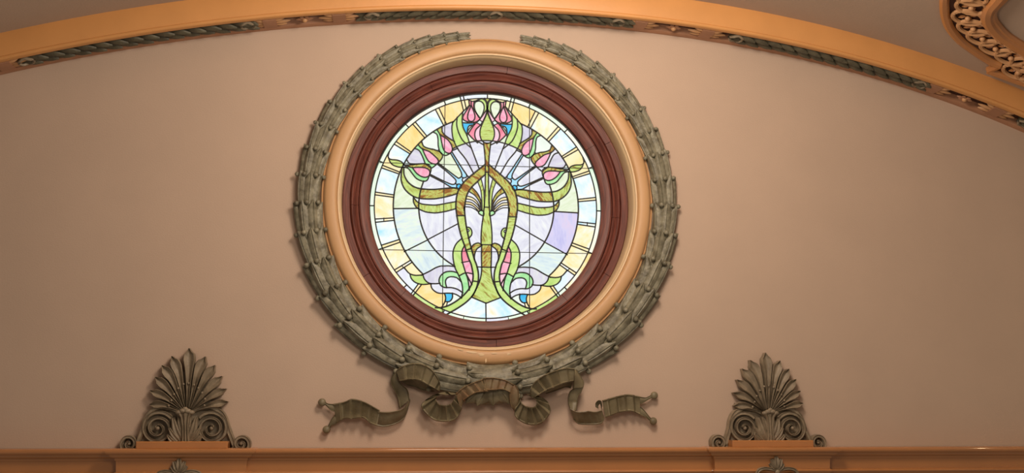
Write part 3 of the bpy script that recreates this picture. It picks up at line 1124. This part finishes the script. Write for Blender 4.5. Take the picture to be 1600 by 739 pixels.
def copy_tree(o, parent=None):
    c = o.copy()
    COL.objects.link(c)
    c.parent = parent
    for ch in [k for k in bpy.data.objects if k.parent == o]:
        copy_tree(ch, c)
    return c
crest_a = crest()
tag(crest_a, 'olive carved palmette crest with volutes left of the round window', 'crest', 'palmette crests on the cornice')
ARB = XZ(170+0+ (1090-170) + 405/3.5375, 530+578/3.5375, 0.09)
crest_b = copy_tree(crest_a)
crest_b.location = (ARB[0], 0, crest_a.location.z)
tag(crest_b, 'olive carved palmette crest with volutes right of the round window', 'crest', 'palmette crests on the cornice')

# small palmettes on the cornice front, mostly below the frame
def small_palmette():
    def q(x, y):
        p = XZ(170+x/3.5375, 530+y/3.5375, 0.17)
        return (p[0], p[1])
    D0 = 0.150
    base = q(385, 745)
    root = empty('leaf_finial', (base[0], 0, base[1]))
    mpx = (q(485, 745)[0]-q(385, 745)[0])/100
    for tp, mid, wd in (((388, 660), (387, 700), 30), ((358, 676), (370, 712), 24), ((418, 676), (404, 712), 24), ((344, 702), (362, 725), 20), ((430, 702), (412, 725), 20)):
        path = np.asarray([(*p, D0+0.02) for p in [q(386, 745), q(*mid), q(*tp)]])
        path = np.asarray(catmull(path, n=6))
        n = len(path)
        hw = [wd*0.5*mpx*(0.35+0.65*math.sin(math.pi*min(0.9, 0.05+0.8*k/(n-1)))) for k in range(n)]
        path[:, 2] = [D0+0.012+0.014*math.sin(math.pi*k/(n-1)) for k in range(n)]
        add('leaf', *sweep2d(path, hw, [(-1, -0.035), (-1, 0.004), (-0.75, 0.010), (0, -0.004), (0.75, 0.010), (1, 0.004), (1, -0.035)]), M_OLIVE, root)
    for s in (-1, 1):
        S = [(386+s*4, 742), (386+s*40, 733), (386+s*80, 730), (386+s*115, 742), (386+s*130, 775), (386+s*112, 808), (386+s*80, 812), (386+s*62, 790), (386+s*76, 768), (386+s*94, 776), (386+s*92, 790)]
        S = np.asarray(catmull([(*q(*p), D0+0.014) for p in S], n=5))
        add('scroll', *sweep2d(S, 9*mpx, [(-1, -0.035), (-1, 0.008), (-0.7, 0.014), (0, 0.006), (0.7, 0.014), (1, 0.008), (1, -0.035)]), M_OLIVE, root)
    add('boss', *sphere(W(*q(386, 752), D0+0.02), 16*mpx, 10, 6), M_OLIVE, root)
    return root
fin_a = small_palmette()
tag(fin_a, 'small olive leaf finial on the cornice below the left crest', 'finial', 'leaf finials on the cornice front')
fin_b = copy_tree(fin_a)
pb = XZ(1090+440/3.5375, 530+728/3.5375, 0.17)
fin_b.location = (pb[0], 0, fin_a.location.z)
tag(fin_b, 'small olive leaf finial on the cornice below the right crest', 'finial', 'leaf finials on the cornice front')

# ================================================================== laurel wreath
wr = empty('laurel_wreath', (XC, 0, ZC-1.35))
tag(wr, 'grey green carved laurel wreath with berries around the round window', 'wreath')
PH = [0, 8, 30, 60, 90, 130, 180]
RO = [0.022, 0.03, 0.058, 0.078, 0.096, 0.112, 0.118]
def rho(a):
    return float(np.interp(a, PH, RO))
def wpt(side, a, psi, k=1.0):
    """side -1 left / +1 right; a degrees from the top; psi across, 0 = facing the room"""
    r = rho(a)
    Rm = 1.243+r*0.97
    g = math.radians(a)
    rr = Rm+r*k*math.sin(psi)
    return W(XC+side*rr*math.sin(g), ZC+rr*math.cos(g), max(0.003, 0.012+r*0.95*k*math.cos(psi)))
for side, a_start in ((-1, 7.2), (1, 10.4)):
    n = 60
    As = np.linspace(a_start+1.0, 180, n)
    V = []
    for a in As:
        for psi in np.linspace(-1.75, 1.75, 9):
            V.append(wpt(side, a, psi, 0.86))
    F = grid_faces(n, 9) + [tuple(range(9)), tuple(range((n-1)*9, n*9))]
    add('wreath_core', V, F, M_WREATH, wr)
    a = a_start
    tier = 0
    while a < 176:
        r = rho(a)
        Rm = 1.243+r
        da = math.degrees((1.85*r+0.036)/Rm)
        psis = (-1.12, -0.36, 0.42, 1.16) if tier % 2 else (-0.80, -0.02, 0.76)
        for psi in psis:
            psi += random.uniform(-0.06, 0.06)
            a_tip = a-da*0.06+random.uniform(-0.06, 0.06)*da
            a_bas = a+da*1.22
            nn = 9
            V = []
            hwp = 0.42 if tier % 2 else 0.46
            tw = random.uniform(-0.10, 0.10)
            prof = [(-1, -0.30), (-1, -0.06), (-0.62, 0.06), (-0.16, 0.10), (0, 0.0), (0.16, 0.10), (0.62, 0.06), (1, -0.06), (1, -0.30)]
            for i in range(nn):
                s = i/(nn-1)
                aa = a_bas+(a_tip-a_bas)*s
                w = hwp*(0.55+0.45*math.sin(math.pi*min(1, s/0.62)*0.5)) if s < 0.62 else hwp*max(0.03, math.cos((s-0.62)/0.38*math.pi/2)**0.8)
                lift = 0.86+0.25*s+(0.05 if s > 0.75 else 0)*(s-0.75)*4
                for u, h in prof:
                    V.append(wpt(side, aa, psi+u*w+tw*(s-0.5), lift+h*(0.6+0.4*s)))
            F = grid_faces(nn, len(prof))
            F.append(tuple(range(len(prof))))
            F.append(tuple(range((nn-1)*len(prof), nn*len(prof)))[::-1])
            add('leaf', V, F, M_WREATH, wr)
        if a > a_start+4:
            for psi in ((-0.74, 0.04, 0.80) if tier % 2 else (-1.15, -0.40, 0.38, 1.1)):
                add('berry', *sphere(wpt(side, a+da*0.02, psi, 1.16), max(0.010, 0.19*r), 9, 6), M_WREATH, wr)
        a += da
        tier += 1
print('TIERS', tier)

# ================================================================== ribbon bow
rb = empty('ribbon_bow', (XC, 0, ZC-1.62))
tag(rb, 'carved olive ribbon bow with forked tails below the laurel wreath', 'ribbon')
def rpts(s, which):
    ox = 480 if which == 'L' else 740
    n = [float(v) for v in s.split()]
    return [(ox+n[i]/5.28, 550+n[i+1]/5.28) for i in range(0, len(n), 2)]
def strip(name, ea, eb, which, da, db, pleat=0.0, npl=6, n=40, mat=None, bulge=0.0, phase=0.0, thick=0.012):
    """ruled ribbon between two edges; da, db = depth along each edge; pleat = fold depth"""
    A = resample(catmull([(*p, 0) for p in rpts(ea, which)], n=6), n)
    B = resample(catmull([(*p, 0) for p in rpts(eb, which)], n=6), n)
    V = []
    US = (0, 0.05, 0.12, 0.36, 0.64, 0.88, 0.95, 1)
    RIM = (0.004, 0.010, 0, 0, 0, 0, 0.010, 0.004)
    m_ = 8
    rows = []
    for i in range(n):
        s = i/(n-1)
        d0 = float(np.interp(s, np.linspace(0, 1, len(da)), da))
        d1 = float(np.interp(s, np.linspace(0, 1, len(db)), db))
        f = (s*npl+phase) % 1.0
        fold = pleat*((f/0.78) if f < 0.78 else (1-(f-0.78)/0.22))
        row = []
        for j in range(m_):
            u = US[j]
            px = A[i, 0]*(1-u)+B[i, 0]*u
            py = A[i, 1]*(1-u)+B[i, 1]*u
            d = d0*(1-u)+d1*u+fold+bulge*math.sin(math.pi*u)+RIM[j]
            row.append((px, py, d))
        rows.append(row)
    front = [P(*p[:2], p[2]) for r_ in rows for p in r_]
    backv = [P(p[0], p[1], p[2])+Vector((0, thick, 0)) for r_ in rows for p in r_]
    V = front+backv
    k = n*m_
    F = grid_faces(n, m_)+[tuple(i+k for i in f[::-1]) for f in grid_faces(n, m_)]
    for i in range(n-1):
        for j in (0, m_-1):
            F.append((i*m_+j, (i+1)*m_+j, (i+1)*m_+j+k, i*m_+j+k))
    for j in range(m_-1):
        for i in (0, n-1):
            F.append((i*m_+j, i*m_+j+1, i*m_+j+1+k, i*m_+j+k))
    return add(name, V, F, mat or M_RIBBON, rb)
def ribbon_side(which, E):
    for nm, ea, eb, da, db, kw in E:
        strip(nm, ea, eb, which, da, db, **kw)
ribbon_side('L', [
 ('ribbon_tail', '215 427 310 408 370 385 460 405 530 440 600 480', '240 590 310 550 370 552 460 545 520 590 575 612', [.05, .07, .06], [.05, .07, .06], dict(pleat=.042, npl=4.6, n=60, phase=.2)),
 ('tail_point', '215 427 175 425 150 412 130 405', '247 500 200 485 165 455 140 428', [.055, .05, .045], [.055, .05, .045], dict(n=16, bulge=.01)),
 ('tail_point', '247 500 205 545 180 590 165 625', '240 590 215 605 195 615 180 640', [.055, .05, .045], [.055, .05, .045], dict(n=16, bulge=.01)),
 ('ribbon_fold', '585 490 640 494 700 490 790 466 848 385', '570 610 640 620 740 592 810 532 852 400', [.10, .12, .12, .09], [.045, .05, .05, .05], dict(n=30, bulge=.012)),
 ('ribbon_drop', '762 462 742 370 702 290 690 225 722 165', '848 390 828 310 782 270 745 225 738 155', [.03, .04, .06, .10], [.08, .07, .08, .12], dict(n=30, bulge=.01)),
 ('ribbon_loop', '735 150 790 112 900 90 1000 120 1060 180 1095 250 1100 300', '762 240 800 236 840 228 920 235 985 268 1045 300 1090 322', [.14, .17, .19, .18, .15], [.13, .16, .18, .17, .14], dict(pleat=.036, npl=5.5, n=70)),
 ('ribbon_underside', '770 235 840 228 930 238 1000 275 1060 320', '830 275 900 295 950 318 1000 322 1040 330', [.09, .10, .10, .09], [.05, .05, .05, .05], dict(n=20)),
 ('ribbon_rosette', '1225 335 1130 325 1040 355 970 400 940 440 960 490 1040 560 1130 577 1220 560 1268 490 1280 420 1285 350', '1222 352 1150 355 1090 352 1066 378 1066 400 1085 425 1110 436 1140 438 1172 432 1195 415 1215 385 1225 350', [.07, .09, .08, .07, .08, .11], [.10, .10, .13, .13, .13, .14], dict(pleat=.034, npl=10, n=90)),
 ('ribbon_wrap_end', '1228 345 1260 310 1310 280 1370 250', '1265 480 1290 420 1330 370 1390 345', [.16, .17, .18], [.11, .13, .15], dict(n=24, mat=M_RIBBON_WORN, bulge=.015)),
])
ribbon_side('R', [
 ('ribbon_tail', '1062 398 1160 370 1250 350 1300 350 1370 365', '1088 542 1160 515 1200 500 1300 490 1375 520', [.06, .07, .05], [.06, .07, .05], dict(pleat=.042, npl=4.4, n=60, phase=.2)),
 ('tail_point', '1365 364 1400 372 1425 374 1465 355', '1350 432 1390 425 1425 405 1475 375', [.055, .05, .045], [.055, .05, .045], dict(n=16, bulge=.01)),
 ('tail_point', '1350 432 1395 465 1430 505 1462 545', '1368 518 1400 530 1430 548 1458 572', [.055, .05, .045], [.055, .05, .045], dict(n=16, bulge=.01)),
 ('ribbon_fold', '795 465 850 490 900 492 950 485 1000 492 1058 478', '828 560 850 585 885 600 1000 602 1060 588 1080 545', [.11, .13, .12, .10], [.05, .05, .05, .05], dict(n=36, pleat=.006, npl=5)),
 ('ribbon_curl', '1008 455 1008 420 1030 398 1055 405 1062 440', '1030 468 1030 445 1040 430 1048 435 1058 480', [.12, .13, .12], [.10, .10, .10], dict(n=20)),
 ('ribbon_drop', '825 300 792 330 778 400 798 480', '908 285 890 330 866 370 850 480', [.10, .07, .05, .09], [.13, .10, .08, .09], dict(n=26, bulge=.012)),
 ('ribbon_drop', '832 140 828 200 824 250 820 300', '850 145 890 205 912 250 908 290', [.16, .17, .15, .12], [.13, .12, .12, .13], dict(n=20, bulge=.012)),
 ('ribbon_loop', '475 372 468 325 480 280 520 232 590 185 680 150 760 130 830 135', '490 378 530 358 580 330 612 312 645 300 700 278 740 260 826 240', [.14, .16, .19, .19, .18], [.13, .15, .18, .18, .15], dict(pleat=.036, npl=5.5, n=70)),
 ('ribbon_underside', '580 328 640 300 700 278 740 262 820 245', '600 345 650 330 720 305 760 290 800 300', [.09, .10, .10, .09], [.05, .05, .05, .05], dict(n=20)),
 ('ribbon_rosette', '372 340 350 420 338 490 352 545 420 590 490 605 560 590 618 530 636 470 612 410 560 370 480 345', '385 345 385 385 392 412 410 432 440 448 470 454 500 452 518 432 522 412 510 390 480 372 440 350', [.14, .11, .08, .07, .08, .09], [.13, .14, .13, .13, .12, .10], dict(pleat=.034, npl=10, n=90)),
 ('ribbon_fold', '300 300 292 360 302 430 335 490', '345 268 372 320 372 400 345 478', [.16, .15, .13, .11], [.18, .18, .16, .12], dict(n=24, bulge=.015, mat=M_RIBBON_WORN)),
])
for px, py in ((480+122/5.28, 550+415/5.28), (480+160/5.28, 550+640/5.28), (740+1490/5.28, 550+358/5.28), (740+1482/5.28, 550+570/5.28)):
    add('tassel_bead', *sphere(P(px, py, 0.045), 0.026, 12, 8, (1.1, 0.9, 1.1)), M_RIBBON, rb)
# band wound round the foot of the wreath
ea = [(480+1225/5.28, 550+340/5.28), (480+1300/5.28, 550+285/5.28), (480+1370/5.28, 550+250/5.28), (480+1460/5.28, 550+217/5.28), (740+80/5.28, 550+212/5.28), (740+170/5.28, 550+210/5.28), (740+260/5.28, 550+230/5.28), (740+340/5.28, 550+272/5.28)]
eb = [(480+1290/5.28, 550+400/5.28), (480+1340/5.28, 550+365/5.28), (480+1400/5.28, 550+335/5.28), (480+1500/5.28, 550+325/5.28), (740+80/5.28, 550+320/5.28), (740+170/5.28, 550+315/5.28), (740+240/5.28, 550+310/5.28), (740+310/5.28, 550+340/5.28)]
fmt = lambda e: ' '.join(f'{(x-480)*5.28:.1f} {(y-550)*5.28:.1f}' for x, y in e)
strip('ribbon_wrap', fmt(ea), fmt(eb), 'L', [.15, .17, .185, .19, .185, .17, .16], [.15, .17, .18, .18, .18, .17, .15], pleat=.016, npl=9, n=80, mat=M_RIBBON_WORN)

# bunch of leaves hanging under the wrap
V, F = sphere(P(764, 610, 0.02), 1.0, 20, 10, (0.245, 0.12, 0.105))
V = [Vector((v.x, min(v.y, -0.003), v.z)) for v in V]
bunch = add('leaf_bunch', V, F, M_RIBBON, wr)
for i, (x0, y0, x1, y1, w) in enumerate(((748, 604, 716, 617, .10), (752, 606, 728, 630, .11), (762, 603, 745, 634, .12), (770, 606, 770, 634, .12), (779, 603, 795, 631, .11), (776, 606, 806, 620, .10), (758, 596, 742, 616, .10), (772, 598, 782, 618, .10))):
    add('leaf', *leaf3(P(x0, y0, 0.13), P(x1, y1, 0.105+0.01*(i % 3)), Vector((0, -1, -0.25)), w, 0.022, n=8, stalk=0.5), M_RIBBON, bunch)
# broad smooth leaves with a tie over the foot of the wreath
tie = add('wreath_tie', *merge([arch_ for arch_ in [(
    [wpt(s, a, psi, 1.09) for a in np.linspace(173, 180, 5) for psi in np.linspace(-1.6, 1.6, 9)], grid_faces(5, 9)) for s in (-1, 1)]]), M_WREATH, wr)

# ================================================================== ceiling medallion frame (upper right)
def ceil_hit(px, py, lift=0.0):
    px, py = float(px), float(py)
    r = (RT*(px-800)-UP*(py-369.5)+fw*FPX).normalized()
    lo, hi = 3.0, 9.5
    f = lambda t: (CAM.z+r.z*t)-(arch(CAM.x+r.x*t)+FASC_H+SLOPE*(-(CAM.y+r.y*t)-ARCH_B)-lift)
    best = None
    ts = np.linspace(lo, hi, 260)
    prev = f(ts[0])
    for a, b2 in zip(ts[:-1], ts[1:]):
        v = f(b2)
        if (prev < 0) != (v < 0):
            x0, x1 = a, b2
            for _ in range(30):
                mm = (x0+x1)/2
                if (f(mm) < 0) == (prev < 0):
                    x0 = mm
                else:
                    x1 = mm
            best = CAM+r*float(x0)
        prev = v
    return best
def ceil_n(p):
    e = 0.02
    tx = Vector((2*e, 0, arch(p.x+e)-arch(p.x-e))).normalized()
    ty = Vector((0, -1, SLOPE)).normalized()
    n = tx.cross(ty)
    if n.z > 0:
        n = -n
    return n.normalized(), tx, ty
def cpts(s, lift=0.0):
    n = [float(v) for v in s.split()]
    raw = [(1450+n[i]/5.685, n[i+1]/5.685) for i in range(0, len(n), 2)]
    raw = catmull([(*p, 0) for p in raw], n=5) if len(raw) > 2 else raw
    out = []
    for p in raw:
        h = ceil_hit(p[0], p[1], lift)
        if h is not None:
            out.append(h)
    return out
first = ceil_hit(1513, 21)
if first is not None:
    med = empty('ornate_panel_frame', first)
    tag(med, 'curved ochre ceiling panel frame with a chain of carved rings at upper right', 'moulding')
    outer = '180 -120 150 -40 148 40 160 120 200 220 300 340 420 430 560 520 650 552'
    inner = '700 -120 610 -20 545 60 535 130 575 205 660 290 780 370 900 440 1000 490'
    lower = '545 600 700 655 860 712 1000 760'
    def band(ea, eb, lift, n=40):
        A = resample(np.asarray([tuple(p) for p in cpts(ea)]), n)
        B = resample(np.asarray([tuple(p) for p in cpts(eb)]), n)
        V = []
        for i in range(n):
            for u in (0, 0.5, 1):
                p = Vector(A[i]*(1-u)+B[i]*u)
                V.append(p+ceil_n(p)[0]*lift)
        return V, grid_faces(n, 3)
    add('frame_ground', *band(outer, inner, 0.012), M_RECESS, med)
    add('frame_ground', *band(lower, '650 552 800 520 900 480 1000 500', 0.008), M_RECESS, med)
    def rail(s, r, lift):
        pts = [p+ceil_n(p)[0]*lift for p in cpts(s)]
        return tube3(pts, r, 8)
    add('border_rail', *rail(outer, 0.036, 0.02), M_CORNICE, med)
    add('panel_rail', *rail(inner, 0.046, 0.03), M_CORNICE, med)
    add('bead_rail', *rail('760 -120 660 -20 590 60 580 130 620 200 700 285 820 365 940 435', 0.03, 0.02), M_CORNICE, med)
    add('base_rail', *rail(lower, 0.036, 0.02), M_CORNICE, med)
    add('corner_rail', *rail('650 552 600 575 545 600', 0.03, 0.02), M_CORNICE, med)
    # ring chain
    cen = [(395, -60), (392, 22), (360, 118), (408, 210), (492, 298), (608, 388), (745, 472), (880, 545), (810, 600), (930, 650)]
    for (x, y) in cen:
        p = ceil_hit(1450+x/5.685, y/5.685)
        if p is None:
            continue
        nrm, tx, ty = ceil_n(p)
        # size: the oval spans about 46 photo pixels
        ra = 21.0*(p-CAM).length/FPX
        c = p+nrm*0.035
        g = 28
        outer_ring = tube3([c+tx*ra*math.cos(a)+ty*ra*0.8*math.sin(a) for a in np.linspace(0, 2*math.pi, g+1)[:-1]], 0.016, 6, True)
        rg = add('ring', *outer_ring, M_ROSE, med)
        add('bead', *sphere(c+nrm*0.01, 0.02, 10, 6), M_ROSE, rg)
        for k in range(4):
            a = math.pi/4+math.pi/2*k
            add('petal', *leaf3(c+(tx*math.cos(a)+ty*math.sin(a))*ra*0.15-nrm*0.012, c+(tx*math.cos(a)+ty*math.sin(a))*ra*0.66-nrm*0.01, nrm, ra*0.3, 0.01, n=6), M_CORNICE, rg)
